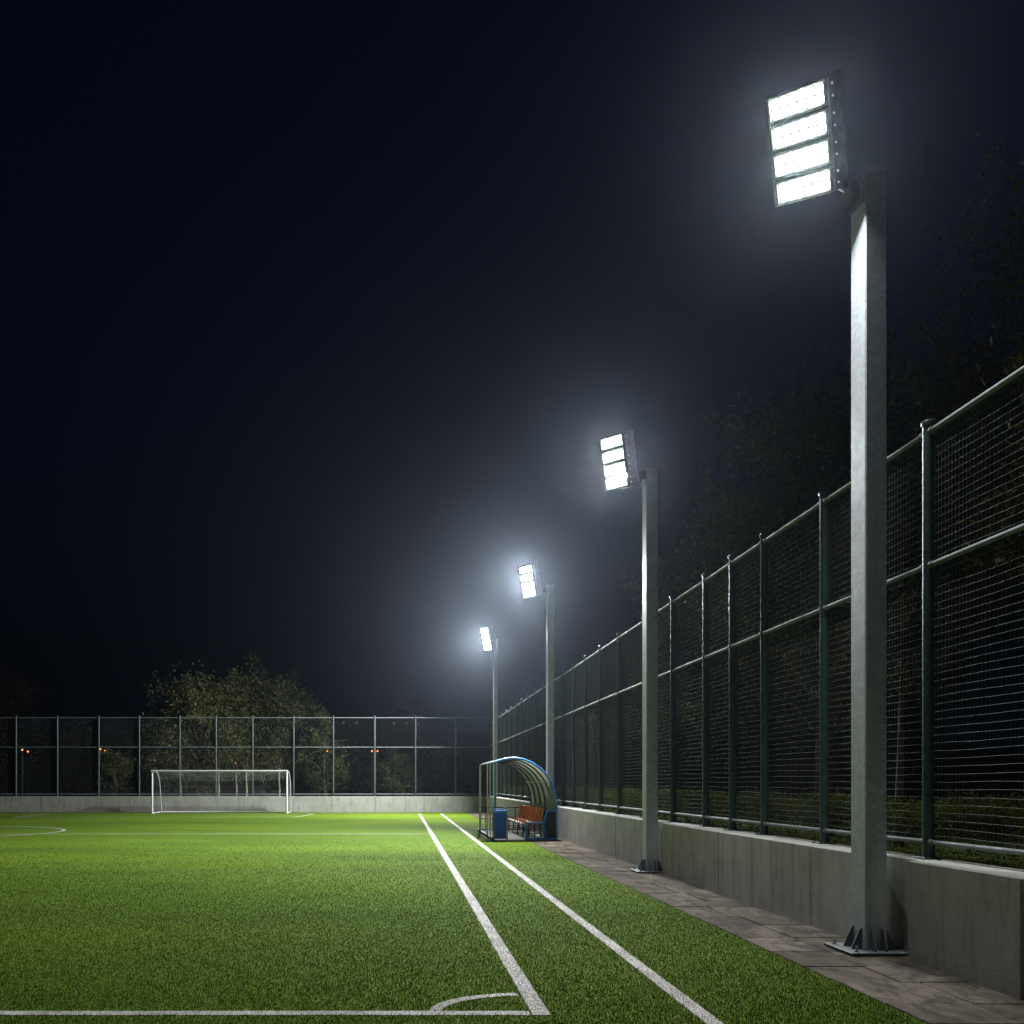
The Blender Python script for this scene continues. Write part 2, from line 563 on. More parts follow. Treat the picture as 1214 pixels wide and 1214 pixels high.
# ------------------------------------------------------------------ turf fibres near the camera
def turf_blades():
    N = 750000
    # density falls as 1/d^2 : sample d with pdf ~ width(d)/d^2 by rejection
    d = 1.0 / rng.uniform(1 / 30.0, 1 / 4.8, N)
    xl = -0.475 * d - 2.2
    x = xl + (XT - xl) * rng.random(N)
    wgt = (XT - xl) / (XT + 0.475 * 30 + 2.2)
    # equalise: narrow rows near the camera would be too dense otherwise
    keep = rng.random(N) < np.clip(wgt * 3.2, 0.15, 1) * np.clip((29.0 - d) / 16.0, 0, 1)
    d, x = d[keep], x[keep]
    n = len(d)
    white = np.zeros(n, bool)
    for s in segs:
        if s[0] == 'l':
            p, q, w = np.array(s[1]), np.array(s[2]), s[3]
            dv = q - p; L = np.hypot(*dv); dv = dv / L
            rx, ry = x - p[0], d - p[1]
            al = rx * dv[0] + ry * dv[1]
            ac = np.abs(-rx * dv[1] + ry * dv[0])
            white |= (al > -0.01) & (al < L + .01) & (ac < w / 2 + rng.normal(0, .008, n))
        else:
            c, (ra, rb), (a0, a1), w = s[1:]
            ux, uy = (x - c[0]), (d - c[1])
            an = np.arctan2(uy / rb, ux / ra)
            rr = np.hypot(ux, uy); r0 = np.hypot(ra * np.cos(an), rb * np.sin(an))
            white |= (np.abs(rr - r0) < w / 2 + rng.normal(0, .006, n)) & (an > a0) & (an < a1)
    ang = rng.uniform(0, 2 * np.pi, n)
    lean = np.abs(rng.normal(0.45, 0.28, n)).clip(0, 1.2)
    h = rng.uniform(0.012, 0.022, n) * (d / 7.0) ** 0.25
    h = np.where(white, h * 0.8, h)
    wd = rng.uniform(0.0016, 0.0034, n) * (d / 7.0) ** 0.6
    base = np.stack([x, d, np.zeros(n)], 1)
    side = np.stack([np.cos(ang), np.sin(ang), np.zeros(n)], 1) * wd[:, None]
    la = ang + np.pi / 2 + rng.normal(0, .5, n)
    tip = np.stack([np.cos(la) * np.sin(lean), np.sin(la) * np.sin(lean), np.cos(lean)], 1) * h[:, None]
    V = np.empty((n, 3, 3))
    V[:, 0] = base - side; V[:, 1] = base + side; V[:, 2] = base + tip
    g = blade_mat('turf_fibre_green', [(0.0, (0.038, 0.066, 0.006)), (0.5, (0.066, 0.112, 0.010)), (0.86, (0.096, 0.146, 0.020)), (0.93, (0.16, 0.20, 0.07)), (1.0, (0.24, 0.28, 0.13))], .8, True)
    w = blade_mat('turf_fibre_white', [(0.0, (0.25, 0.23, 0.20)), (1.0, (0.56, 0.535, 0.50))])
    o = np_mesh('turf_grass', V.reshape(-1, 3), 3, [g, w], None, white.astype(np.int32))
    tag(o, 'short green artificial turf fibres covering the near pitch', 'grass', None, 'stuff')


turf_blades()

# ------------------------------------------------------------------ walls
POLES = [  # front y, left x, mast top, lamp centre, yaw, tilt, roll, scale, output
    (9.09, 4.77, 8.02, (4.152, 9.2, 8.372), 60.0, 35.0, -16.5, 0.99, 0.02),
    (17.30, 4.80, 7.90, (4.211, 17.47, 8.067), 63.0, 16.0, -7.5, 0.995, 0.20),
    (28.90, 4.79, 8.20, (4.165, 29.08, 8.354), 60.0, 14.0, -3.0, 1.03, 1.3),
    (48.20, 5.06, 9.57, (4.665, 48.36, 9.585), 65.0, 15.0, -4.7, 1.24, 2.3),
]
PW, PD = 0.225, 0.30
RZ = {'top': 5.30, 'mid': 3.95, 'low': 1.15}
WALLZ = 0.985


def px_x(px, X): return F * X / (px - VX)     # depth at which a line at X shows at px


wall = empty('concrete_wall', (XW, 0, 0), 'long low grey concrete wall with joints running along the path under the tall fence', 'wall')
cuts = [-6.0, -2.0, 1.6, 4.6, 7.13]
for i, P in enumerate(POLES):
    cuts += [P[0] - 0.36 + 0.02, P[0] + 0.62]
for pxv in (960, 851.7): cuts.append(px_x(pxv, XW))
cuts += [20.6, 24.0, 32.2, 35.8, 39.4, 43.2]
cuts = sorted(c for c in cuts)
cuts.append(YB)
bays = [(a, c) for a, c in zip(cuts[:-1], cuts[1:])]
for a, c in bays:
    rec = any(abs(a - (P[0] - 0.34)) < 0.01 for P in POLES)
    x0 = XW + ((0.20 if a < 40 else 0.34) if rec else 0.0) + random.uniform(-.004, .004)
    b = MB()
    b.bbox(x0 - XW, XWB - XW, a + (0.002 if rec else 0.011), c - (0.002 if rec else 0.011), -0.05, WALLZ - (0.006 if rec else random.uniform(0, .004)), 0.012)
    b.build('wall_panel', M['concrete'], wall)

ewall = empty('concrete_wall', (0, YB, 0), 'low pale concrete wall across the far end behind the goal', 'wall')
xs = [-46, -40, -34, -29]
x = -24.3
while x < 4.0:
    xs.append(x); x += random.choice([2.4, 2.9, 3.3, 2.6])
xs = [v for v in xs if v < 4.0] + [XW - 0.004]
for a, c in zip(xs[:-1], xs[1:]):
    b = MB()
    b.bbox(a + .004, c - .004, 0.0 + random.uniform(0, .006), 0.45, -0.05, 0.94, 0.012)
    b.build('wall_panel', M['concrete'], ewall)

# ------------------------------------------------------------------ fences
XF = 5.36
fence = empty('mesh_fence', (XF, 0, WALLZ), 'tall dark green mesh fence with round capped posts on the side wall', 'fence')
post_y = [-3.4, -0.9, 1.6, 4.1, 6.55, 8.99, 11.20, 13.05, 14.30, 15.55, 17.4, 19.4, 21.7, 23.7, 25.6, 27.4, 29.2]
while post_y[-1] < 50.3: post_y.append(post_y[-1] + 1.95)
post_y[-1] = 52.35


def fence_post(parent, x, y, z0, z1, r, mat):
    b = MB()
    b.tube([(x, y, z0 + 0.012), (x, y, z1 - 0.03)], r, 14, 0, True)
    b.bbox(x - r * 1.9, x + r * 1.9, y - r * 1.9, y + r * 1.9, z0, z0 + 0.014, 0.003)
    for sx in (-1, 1):
        for sy in (-1, 1):
            b.tube([(x + sx * r * 1.45, y + sy * r * 1.45, z0 + .014), (x + sx * r * 1.45, y + sy * r * 1.45, z0 + .03)], .009, 6)
    o = b.build('post', mat, parent)
    c = MB()
    c.tube([(x, y, z1 - 0.05), (x, y, z1 - 0.012), (x, y, z1), (x, y, z1 + .012)], [r * 1.22, r * 1.28, r * 1.15, r * 0.6], 14)
    c.build('cap', mat, o)
    return o


for y in post_y:
    fence_post(fence, 0, y, 0.0, 5.42 - WALLZ, 0.056, M['green'])


def rod(V, p, q, r, n=4):
    """thin rod as n-sided quads appended to V"""
    p, q = np.array(p, float), np.array(q, float)
    t = (q - p) / np.linalg.norm(q - p)
    ref = np.array([0, 0, 1.]) if abs(t[2]) < .9 else np.array([1., 0, 0])
    u = np.cross(t, ref); u /= np.linalg.norm(u); w = np.cross(t, u)
    c = [(u * math.cos(2 * math.pi * k / n) + w * math.sin(2 * math.pi * k / n)) * r for k in range(n)]
    for k in range(n):
        V.extend([p + c[k], p + c[(k + 1) % n], q + c[(k + 1) % n], q + c[k]])


for y0, y1 in zip(post_y[:-1], post_y[1:]):
    for key in ('top', 'mid', 'low'):
        z = RZ[key] - WALLZ
        b = MB()
        r = 0.027 if key != 'low' else 0.024
        xx = -0.012
        b.tube([(xx, y0 + 0.062, z), (xx, y1 - 0.062, z)], r, 10)
        for yy, s in ((y0 + 0.05, 1), (y1 - 0.05, -1)):
            b.tube([(xx, yy, z), (xx, yy + s * 0.05, z)], r * 1.35, 10)
        b.build('rail', M['rail'], fence)
    V = []
    z0, z1 = RZ['low'] - WALLZ - 0.015, RZ['top'] - WALLZ - 0.03
    nz = int((z1 - z0) / 0.077)
    ny = max(6, int((y1 - y0) / 0.058))
    ph = random.uniform(0, 6)
    ns = 8
    for i in range(nz + 1):
        z = z0 + (z1 - z0) * i / nz
        pts = []
        for k in range(ns + 1):
            yy = y0 + .06 + (y1 - y0 - .12) * k / ns
            wob = 0.005 * math.sin(yy * 3.1 + ph + i * .35) + random.gauss(0, .0016)
            pts.append((0.024 + 0.006 * math.sin(yy * 2 + ph) , yy, z + wob * (1 if 0 < k < ns else .3)))
        for k in range(ns): rod(V, pts[k], pts[k + 1], 0.0021, 4)
    for j in range(ny + 1):
        yy = y0 + .06 + (y1 - y0 - .12) * j / ny
        rod(V, (0.028, yy, z0), (0.028, yy + random.gauss(0, .003), z1), 0.0016, 3 if False else 4)
    np_mesh('mesh_panel', np.array(V), 4, M['wire'], fence)

YF = YB + 0.30
efence = empty('mesh_fence', (0, YF, 0.94), 'wide grey green mesh fence standing on the far end wall behind the goal', 'fence')
ex = [(p - VX) / F * YF for p in (19, 68, 117, 165, 213, 256, 299.5, 348, 395, 444, 492.5, 540, 583.5)]
ex = [ex[0] - 2.45 * k for k in range(6, 0, -1)] + ex
for x in ex:
    b = MB()
    r = 0.055 if abs(x - ex[-4]) > .01 else 0.075
    b.tube([(x, 0, 0.002), (x, 0, 4.78)], r, 10)
    o = b.build('post', M['greygreen'], efence)
    c = MB(); c.tube([(x, 0, 4.76), (x, 0, 4.80), (x, 0, 4.82)], [r * 1.2, r * 1.2, r * .6], 10)
    c.build('cap', M['greygreen'], o)
for a, c in zip(ex[:-1], ex[1:]):
    for z, r in ((4.69, .03), (2.93, .03), (0.13, .03)):
        b = MB(); b.tube([(a + .06, -0.01, z), (c - .06, -0.01, z)], r, 8)
        b.build('rail', M['rail'], efence)
    V = []
    for i in range(47): rod(V, (a + .06, .02, .15 + i * .0966), (c - .06, .02, .15 + i * .0966), .0019)
    n = int((c - a) / .10)
    for j in range(n + 1): rod(V, (a + .06 + (c - a - .12) * j / n, .024, .14), (a + .06 + (c - a - .12) * j / n, .024, 4.66), .0017)
    np_mesh('mesh_panel', np.array(V), 4, M['wire_far'], efence)

# ------------------------------------------------------------------ floodlight poles
POLE_LABELS = [
    'nearest and largest square steel floodlight pole with four lit white panels',
    'square steel floodlight pole second from the camera, rising from the path before the shelter',
    'square steel floodlight pole rising directly behind the curved roof of the shelter',
    'farthest and smallest lit floodlight pole, seen through the open side of the shelter',
]


def floodlight(P, label):
    yf, xl, top, lc, yaw, tilt, roll, sc, out = P
    ox, oy = xl + PW / 2, yf + PD / 2
    root = empty('floodlight_pole', (ox, oy, 0), label, 'floodlight', 'floodlight poles along the touchline')
    b = MB()
    b.bbox(-PW / 2, PW / 2, -PD / 2, PD / 2, 0.03, top, 0.012)
    b.build('mast', M['galv'], root)
    b = MB()
    b.bbox(-0.33, 0.300 if xl < 5 else 0.15, -0.31, 0.29, 0.004, 0.032, 0.004)
    b.build('base_plate', M['steel_dark'], root)
    # triangular stiffening plates
    for sx, sy, ax in [(-1, -.55, 'x'), (-1, .55, 'x'), (1, -.55, 'x'), (1, .55, 'x'), (-.5, -1, 'y'), (.5, -1, 'y'), (-.5, 1, 'y'), (.5, 1, 'y')]:
        b = MB()
        L, Hh, t = 0.105, 0.25, 0.011
        poly = [(0, 0.032), (L, 0.032), (L, 0.055), (0.02, Hh), (0, Hh)]
        if ax == 'x':
            Mx = Matrix.Translation((sx * (PW / 2 + .001), sy * PD / 2, 0)) @ Matrix.Rotation(0 if sx > 0 else math.pi, 4, 'Z')
        else:
            Mx = Matrix.Translation((sx * PW / 2, sy * (PD / 2 + .001), 0)) @ Matrix.Rotation(math.pi / 2 * sy, 4, 'Z')
        b.prism(poly, -t / 2, t / 2, 0, Mx)
        b.build('gusset', M['steel_dark'], root)
    for sx in (-.25, .25):
        for sy in (-.24, .22):
            b = MB(); b.tube([(sx, sy, .032), (sx, sy, .048)], .022, 6, smooth=False); b.tube([(sx, sy, .048), (sx, sy, .085)], .011, 8)
            b.build('bolt', M['galv_dark'], root)
    b = MB()
    b.bbox(-PW / 2 - .004, PW / 2 + .004, -PD / 2 - .004, PD / 2 + .004, top, top + .012, .003)
    b.build('mast_cap', M['galv_dark'], root)
    # lamp head
    a, t, r = math.radians(yaw), math.radians(tilt), math.radians(roll)
    n = Vector((-math.sin(a) * math.cos(t), -math.cos(a) * math.cos(t), -math.sin(t)))
    u = Vector((-math.cos(a), math.sin(a), 0)); v = n.cross(u)
    u2 = u * math.cos(r) + v * math.sin(r); v2 = -u * math.sin(r) + v * math.cos(r)
    c = Vector(lc) - Vector((ox, oy, 0))
    R = Matrix(((u2.x, n.x, -v2.x), (u2.y, n.y, -v2.y), (u2.z, n.z, -v2.z))).to_4x4()
    MH = Matrix.Translation(c) @ R @ Matrix.Scale(sc, 4)
    hw, ph = 0.315, 0.255
    b = MB()
    for k in range(4):                         # four cast housings with cooling fins behind
        zc = (1.5 - k) * ph
        b.bbox(-hw, hw, -0.20, -0.012, zc - .122, zc + .122, .008, 0, MH)
        for q in range(11):
            xx = -hw + .03 + q * (2 * hw - .06) / 10
            b.box(xx - .003, xx + .003, -0.27, -0.20, zc - .11, zc + .11, 0, MH)
    for s in (-1, 1):                          # side plates that tie the modules together
        b.bbox(s * (hw + .009) - .008, s * (hw + .009) + .008, -0.275, -0.014, -2 * ph + .006, 2 * ph - .006, .003, 0, MH)
    b.bbox(-.09, .09, -0.30, -0.27, -.36, .36, .006, 0, MH)
    head = b.build('lamp_head', M['alu'], root)
    for k in range(4):
        zc = (1.5 - k) * ph
        b = MB()                               # raised pale rim round the lens
        o_, i_ = (hw, .120), (hw - .028, .092)
        y0, y1 = -0.011, 0.016
        b.bbox(-o_[0], o_[0], y0, y1, zc + i_[1], zc + o_[1], .004, 0, MH)
        b.bbox(-o_[0], o_[0], y0, y1, zc - o_[1], zc - i_[1], .004, 0, MH)
        b.bbox(-o_[0], -i_[0], y0, y1, zc - i_[1] + .001, zc + i_[1] - .001, .004, 0, MH)
        b.bbox(i_[0], o_[0], y0, y1, zc - i_[1] + .001, zc + i_[1] - .001, .004, 0, MH)
        for q in range(6):
            for s in (-1, 1):
                xx = -hw + .05 + q * (2 * hw - .1) / 5
                b.tube([MH @ Vector((xx, y1, zc + s * .108)), MH @ Vector((xx, y1 + .009, zc + s * .108))], .0065, 6)
        rim = b.build('module_rim', M['alu_light'], head)
        b = MB()                               # sloping bezel round the lens and its fixing screws
        def bz(x, y, z): return MH @ Vector((x, y, zc + z))
        e = .018
        q0 = [(-i_[0], -i_[1]), (i_[0], -i_[1]), (i_[0], i_[1]), (-i_[0], i_[1])]
        q1 = [(-i_[0] - e, -i_[1] - e), (i_[0] + e, -i_[1] - e), (i_[0] + e, i_[1] + e), (-i_[0] - e, i_[1] + e)]
        b.add([bz(x, -.003, z) for x, z in q0] + [bz(x, .0185, z) for x, z in q1], [(k, (k + 1) % 4, (k + 1) % 4 + 4, k + 4) for k in range(4)])
        b.add([bz(x, -.009, z) for x, z in q0], [(0, 1, 2, 3)])
        for xx in (-.06, .125): b.tube([bz(xx, -.004, .004), bz(xx, .006, .004)], .011, 8)
        b.build('bezel', M['bezel'], head)
        b = MB()                               # scalloped lens tiles, two rows of six
        wx, wz = (2 * i_[0] - .012) / 6, (2 * i_[1] - .008) / 2
        for i in range(6):
            for j in range(2):
                cx, cz = -i_[0] + .006 + (i + .5) * wx, zc - i_[1] + .004 + (j + .5) * wz
                pts = []
                hx, hz, rr = wx / 2 - .0008, wz / 2 - .0022, 0.036
                for qx, qz, a0 in ((1, 1, 0), (-1, 1, 90), (-1, -1, 180), (1, -1, 270)):
                    for st in (0, 30, 60, 90):
                        an = math.radians(a0 + st)
                        pts.append(MH @ Vector((cx + qx * (hx - rr) + rr * math.cos(an), -0.004, cz + qz * (hz - rr) + rr * math.sin(an))))
                nrm = (pts[1] - pts[0]).cross(pts[5] - pts[0])
                if nrm.dot(n) < 0: pts.reverse()
                b.add(pts, [tuple(range(len(pts)))])
        b.build('led_lens', M['flood'], head)
        b = MB()                               # light escaping through the two holes in the side plate
        for s in (-.055, .05):
            for sd in (-1, 1):
                p0 = MH @ Vector((sd * (hw + .0175), -.075, zc + s)); p1 = MH @ Vector((sd * (hw + .021), -.075, zc + s))
                b.tube([p0, p1], .0095, 10)
        b.build('side_hole', M['leak'], head)
    la = bpy.data.lights.new('floodlight_beam', 'AREA')
    la.shape = 'RECTANGLE'; la.size, la.size_y = 0.55 * sc, 0.9 * sc
    la.energy = FLOOD * out
    la.color = (0.93, 0.97, 1.0)
    lo = bpy.data.objects.new('floodlight_beam', la)
    la.spread = math.radians(SPREAD)
    tb = math.radians(max(tilt, BEAM))
    bn = Vector((-math.sin(a) * math.cos(tb), -math.cos(a) * math.cos(tb), -math.sin(tb)))
    bv = bn.cross(u)
    lo.matrix_local = Matrix.Translation(c + n * 0.09) @ Matrix(((u.x, bv.x, -bn.x), (u.y, bv.y, -bn.y), (u.z, bv.z, -bn.z))).to_4x4()
    lo.parent = head
    COL.objects.link(lo)
    sp = bpy.data.lights.new('floodlight_spill', 'AREA')     # stray light the lenses throw sideways
    sp.shape = 'RECTANGLE'; sp.size, sp.size_y = 0.55 * sc, 0.9 * sc
    sp.energy = FLOOD * SPILL * (0.6 + 0.4 * out)
    sp.color = (0.95, 0.98, 1.0)
    so = bpy.data.objects.new('floodlight_spill', sp)
    so.matrix_local = Matrix.Translation(c + n * 0.05) @ Matrix(((u2.x, v2.x, -n.x), (u2.y, v2.y, -n.y), (u2.z, v2.z, -n.z))).to_4x4()
    so.parent = head
    COL.objects.link(so)
    # arm and tilting bracket between mast and head
    b = MB()
    rear = MH @ Vector((0, -.27, -.3))
    zt = min(top - .12, rear.z)
    b.tube([(-PW / 2 + .01, 0, zt), (rear.x, rear.y, rear.z)], .055, 12)
    b.bbox(-PW / 2 - .03, -PW / 2 - .001, -.13, .13, zt - .16, min(zt + .16, top - .01), .006)
    b.build('bracket', M['black'], root)
    b = MB()
    b.tube([(-PW / 2 - .05, -.10, zt), (-PW / 2 - .05, .10, zt)], .085, 16)
    b.build('tilt_joint', M['black'], root)


for P, lb in zip(POLES, POLE_LABELS): floodlight(P, lb)

# ------------------------------------------------------------------ goal
def goal():
    y0 = 50.35
    xa, xb, h = (180.5 - VX) / F * y0, (340.0 - VX) / F * y0, 2.42
    g = empty('football_goal', ((xa + xb) / 2, y0, 0), 'white framed football goal with net in front of the far wall', 'goal')
    hw = (xb - xa) / 2
    for s in (-1, 1):
        b = MB(); b.tube([(s * hw, 0, 0), (s * hw, 0, h - .052)], .05, 14); b.build('post', M['white'], g)
    b = MB(); b.tube([(-hw - .05, 0, h), (hw + .05, 0, h)], .05, 14); b.build('crossbar', M['white'], g)
    prof = [(0.05, h), (0.6, h - .02), (1.1, h - .12), (1.45, h - .42), (1.65, h - .9), (1.95, 0.04)]
    for s in (-1, 1):
        b = MB(); b.tube([(s * hw, y, z) for y, z in prof], .028, 8); b.build('net_support', M['galv'], g)
    b = MB()
    b.tube([(-hw, .06, .03), (-hw, 1.95, .03), (hw, 1.95, .03), (hw, .06, .03)], .028, 8)
    b.build('ground_bar', M['white'], g)
    # net: cords follow the support profile, with sag between the ends
    V = []
    def pt(u, k):
        f = k * (len(prof) - 1); i = min(int(f), len(prof) - 2); t = f - i
        y = prof[i][0] * (1 - t) + prof[i + 1][0] * t; z = prof[i][1] * (1 - t) + prof[i + 1][1] * t
        sag = (1 - (2 * u - 1) ** 2)
        z -= 0.22 * sag * math.exp(-((k - .42) / .3) ** 2)
        y += 0.10 * sag * math.sin(k * math.pi)
        return (-hw + 2 * hw * u, y, max(z, .03))
    nu, nk = 64, 30
    for i in range(nu + 1):
        for k in range(nk): rod(V, pt(i / nu, k / nk), pt(i / nu, (k + 1) / nk), .0022, 3)
    for k in range(nk + 1):
        for i in range(0, nu, 2): rod(V, pt(i / nu, k / nk), pt((i + 2) / nu, k / nk), .0022, 3)
    for s in (-1, 1):
        for i in range(1, 20):
            z = h * i / 20
            ys = [y for y, zz in [pt(.0, k / 60)[1:] for k in range(61)] if zz >= z]
            rod(V, (s * hw, .05, z), (s * hw, max(ys) if ys else .1, z), .0022, 3)
        for i in range(1, 10):
            y = 1.9 * i / 10
            zs = [zz for yy, zz in [pt(.0, k / 60)[1:] for k in range(61)] if yy >= y]
            rod(V, (s * hw, y, .03), (s * hw, y, max(zs) if zs else .1), .0022, 3)
    np_mesh('net', np.array(V), 4, M['net'], g)


goal()

# ------------------------------------------------------------------ team shelter, bench and bin
def shelter():
    y0, y1 = 27.0, 32.3
    s = empty('team_shelter', (0, 0, 0), 'blue framed team shelter with curved translucent roof beside the path', 'shelter')
    s.location = (3.78, y0, 0)
    ox = 3.78
    prof = [(2.90, 2.38), (3.05, 2.44), (3.25, 2.49), (3.5, 2.505), (3.75, 2.46), (4.0, 2.36), (4.24, 2.20), (4.42, 2.02),
            (4.58, 1.78), (4.68, 1.52), (4.735, 1.25), (4.755, 0.98), (4.755, 0.06)]
    prof = [(x - ox, z) for x, z in prof]
    L = y1 - y0
    ys = [0.0, L * .2, L * .4, L * .6, L * .8, L]
    for i, y in enumerate(ys):
        b = MB()
        e = i in (0, len(ys) - 1)
        b.tube([(x, y, z) for x, z in prof], .036 if e else .034, 10)
        b.build('arch_rib', M['blue'] if i == 0 else M['black'], s)
    for i, y in enumerate((0.0, 1.5, 2.4, 4.9, L)):
        b = MB(); x = 2.88 - ox
        b.tube([(x, y, .03), (x, y, 2.37)], .032 if i == 0 else .022, 10)
        b.build('front_post', M['blue'] if i == 0 else M['galv'], s)
    for x, z, m in ((2.9 - ox, 2.40, 'galv'), (4.58 - ox, 1.78, 'galv_dark'), (4.755 - ox, .98, 'galv_dark')):
        b = MB(); b.tube([(x, .03, z), (x, L - .03, z)], .024, 8); b.build('purlin', M[m], s)
    # roof sheet in five curved bays with thickness
    for i in range(5):
        ya, yb = ys[i] + .026, ys[i + 1] - .026
        b = MB(); vs, fs = [], []
        pr = prof[:12]
        for x, z in pr:
            dx, dz = x + .35, z - 1.1
            l = math.hypot(dx, dz); nx, nz = dx / l, dz / l
            for off in (.014, .020):
                for y in (ya, yb): vs.append((x + nx * off, y, z + nz * off))
        for k in range(len(pr) - 1):
            q, w = 4 * k, 4 * k + 4
            fs += [(q, q + 1, w + 1, w), (q + 2, w + 2, w + 3, q + 3), (q, w, w + 2, q + 2), (q + 1, q + 3, w + 3, w + 1)]
        b.add(vs, fs, 0, True)
        b.build('roof_sheet', M['sheet'], s)
    # low back panels behind the seats and base frame
    b = MB(); b.bbox(4.735 - ox, 4.75 - ox, .04, L - .04, .1, .97, .003); b.build('back_panel', M['black'], s)
    # solid lower side panel at the near end, behind the blue bench end
    b = MB()
    b.prism([(4.42 - ox, .06), (4.72 - ox, .06), (4.72 - ox, .90), (4.46 - ox, .90), (4.40 - ox, .5)], .012, .022)
    b.build('side_panel', M['black'], s)
    b = MB(); b.prism([(4.46 - ox, .92), (4.72 - ox, .92), (4.70 - ox, 1.25), (4.64 - ox, 1.55), (4.54 - ox, 1.78)], .012, .020)
    b.build('side_window', M['sheet'], s)
    b = MB()
    b.tube([(2.82 - ox, -.01, .035), (2.82 - ox, L, .035)], .03, 8)
    b.tube([(2.82 - ox, L, .035), (4.755 - ox, L, .035)], .03, 8)
    b.build('base_rail', M['black'], s)
    b = MB(); b.tube([(3.80 - ox, -.0, .045), (4.755 - ox, -.0, .045)], .04, 8); b.build('base_rail', M['blue'], s)
    # blue outline of the bench end, welded to the frame
    b = MB()
    b.tube([(3.84 - ox, 0, .05), (3.84 - ox, 0, .52), (4.36 - ox, 0, .53), (4.46 - ox, 0, .89), (4.73 - ox, 0, .92)], .038, 8, smooth=False)
    b.tube([(4.34 - ox, 0, .50), (4.40 - ox, 0, .08)], .036, 8)
    b.build('bench_end', M['blue'], s)
    # low rail screen at the far end
    b = MB()
    for z in (.45, .85): b.tube([(2.9 - ox, L, z), (4.72 - ox, L, z)], .018, 8)
    for k in range(5): b.tube([(3.1 - ox + k * .36, L, .06), (3.1 - ox + k * .36, L, .85)], .014, 8)
    b.build('end_screen', M['black'], s)
    b = MB(); b.bbox(2.80 - ox, 4.77 - ox, -.06, L + .06, .004, .016, .004); b.build('floor_slab', M['concrete'], s)

    # bench of bucket seats
    bn = empty('team_bench', (4.15, y0, 0), 'row of orange red bucket seats on a black bench under the curved shelter', 'bench')
    b = MB()
    for x in (-.22, .12): b.tube([(x, .1, .40), (x, L - .15, .40)], .024, 8)
    b.build('beam', M['black'], bn)
    nseat = 9
    for k in range(nseat):
        y = .32 + k * (L - .62) / (nseat - 1)
        b = MB()
        pr = [(-.29, .455), (-.27, .475), (-.05, .455), (.10, .47), (.16, .54), (.21, .72), (.25, .93), (.262, .95)]
        vs, fs = [], []
        for q, (x, z) in enumerate(pr):
            for w, lift in ((-.205, .035), (-.16, .004), (0, 0), (.16, .004), (.205, .035)):
                up = lift if x < .1 else 0
                fw = -lift if x >= .1 else 0
                rd = .03 if q in (0, len(pr) - 1) else 0
                vs.append((x + fw, y + w * (1 - rd * 3), z + up))
        n5 = 5
        top = len(vs)
        for (x, yy, z) in list(vs): vs.append((x + .012, yy, z - .014))
        for q in range(len(pr) - 1):
            for w in range(4):
                a_ = q * n5 + w
                fs.append((a_, a_ + 1, a_ + n5 + 1, a_ + n5))
                fs.append((a_ + top, a_ + n5 + top, a_ + n5 + 1 + top, a_ + 1 + top))
        ring = [q * n5 for q in range(len(pr))]; ring2 = [q * n5 + 4 for q in range(len(pr))]
        for rr in (ring, ring2):
            for i in range(len(rr) - 1): fs.append((rr[i], rr[i + 1], rr[i + 1] + top, rr[i] + top))
        for base in (0, (len(pr) - 1) * n5):
            for w in range(4): fs.append((base + w, base + w + 1, base + w + 1 + top, base + w + top))
        b.add(vs, fs, 0, True)
        b.build('seat', M['seat'], bn)
    for k in range(5):
        y = .18 + k * (L - .4) / 4
        b = MB()
        b.tube([(-.22, y, .39), (-.24, y, .02)], .022, 8); b.tube([(.12, y, .39), (.16, y, .02)], .022, 8)
        b.tube([(-.24, y, .2), (.15, y, .2)], .016, 8)
        b.tube([(.12, y, .40), (.29, y, .9)], .018, 8)
        b.build('leg', M['black'], bn)

    # litter bin
    bi = empty('litter_bin', (2.99, 26.66, 0), 'tall blue litter bin with brighter blue lid at the near corner of the shelter', 'bin')
    b = MB()
    rings = []
    w0, w1 = .165, .185
    vs, fs = [], []
    lv = [(.07, w0 - .02), (.09, w0), (.82, w1), (.84, w1)]
    for z, w in lv:
        c = .05
        for p in ((-w + c, -w), (w - c, -w), (w, -w + c), (w, w - c), (w - c, w), (-w + c, w), (-w, w - c), (-w, -w + c)): vs.append((p[0], p[1], z))
    for r in range(3):
        for k in range(8): fs.append((r * 8 + k, r * 8 + (k + 1) % 8, (r + 1) * 8 + (k + 1) % 8, (r + 1) * 8 + k))
    fs += [tuple(range(7, -1, -1)), tuple(range(24, 32))]
    b.add(vs, fs); b.build('body', M['binblue'], bi)
    b = MB()
    b.bbox(-.21, .21, -.21, .21, .842, .945, .03); b.bbox(-.17, .17, -.17, .17, .945, .965, .01)
    b.build('lid', M['lidblue'], bi)
    b = MB()
    for sx in (-1, 1):
        b.tube([(sx * .205, -.15, .0), (sx * .205, -.15, .74), (sx * .195, 0, .80), (sx * .205, .15, .74), (sx * .205, .15, 0)], .013, 8)
    b.tube([(-.205, -.15, .12), (.205, -.15, .12)], .011, 8); b.tube([(-.205, .15, .12), (.205, .15, .12)], .011, 8)
    b.build('stand', M['black'], bi)


shelter()

# ------------------------------------------------------------------ foliage
def leaf_quads(C, size, up=0.2):
    n = len(C)
    d = rng.normal(size=(n, 3)); d[:, 2] += up * 0
    d /= np.linalg.norm(d, axis=1)[:, None]
    e = np.cross(d, rng.normal(size=(n, 3))); e /= np.linalg.norm(e, axis=1)[:, None]
    L = size * rng.uniform(.6, 1.3, n)[:, None]
    wd = L * rng.uniform(.28, .42, n)[:, None]
    V = np.empty((n, 4, 3))
    V[:, 0] = C - d * L; V[:, 1] = C + e * wd - d * L * .1; V[:, 2] = C + d * L; V[:, 3] = C - e * wd - d * L * .1
    return V.reshape(-1, 3)


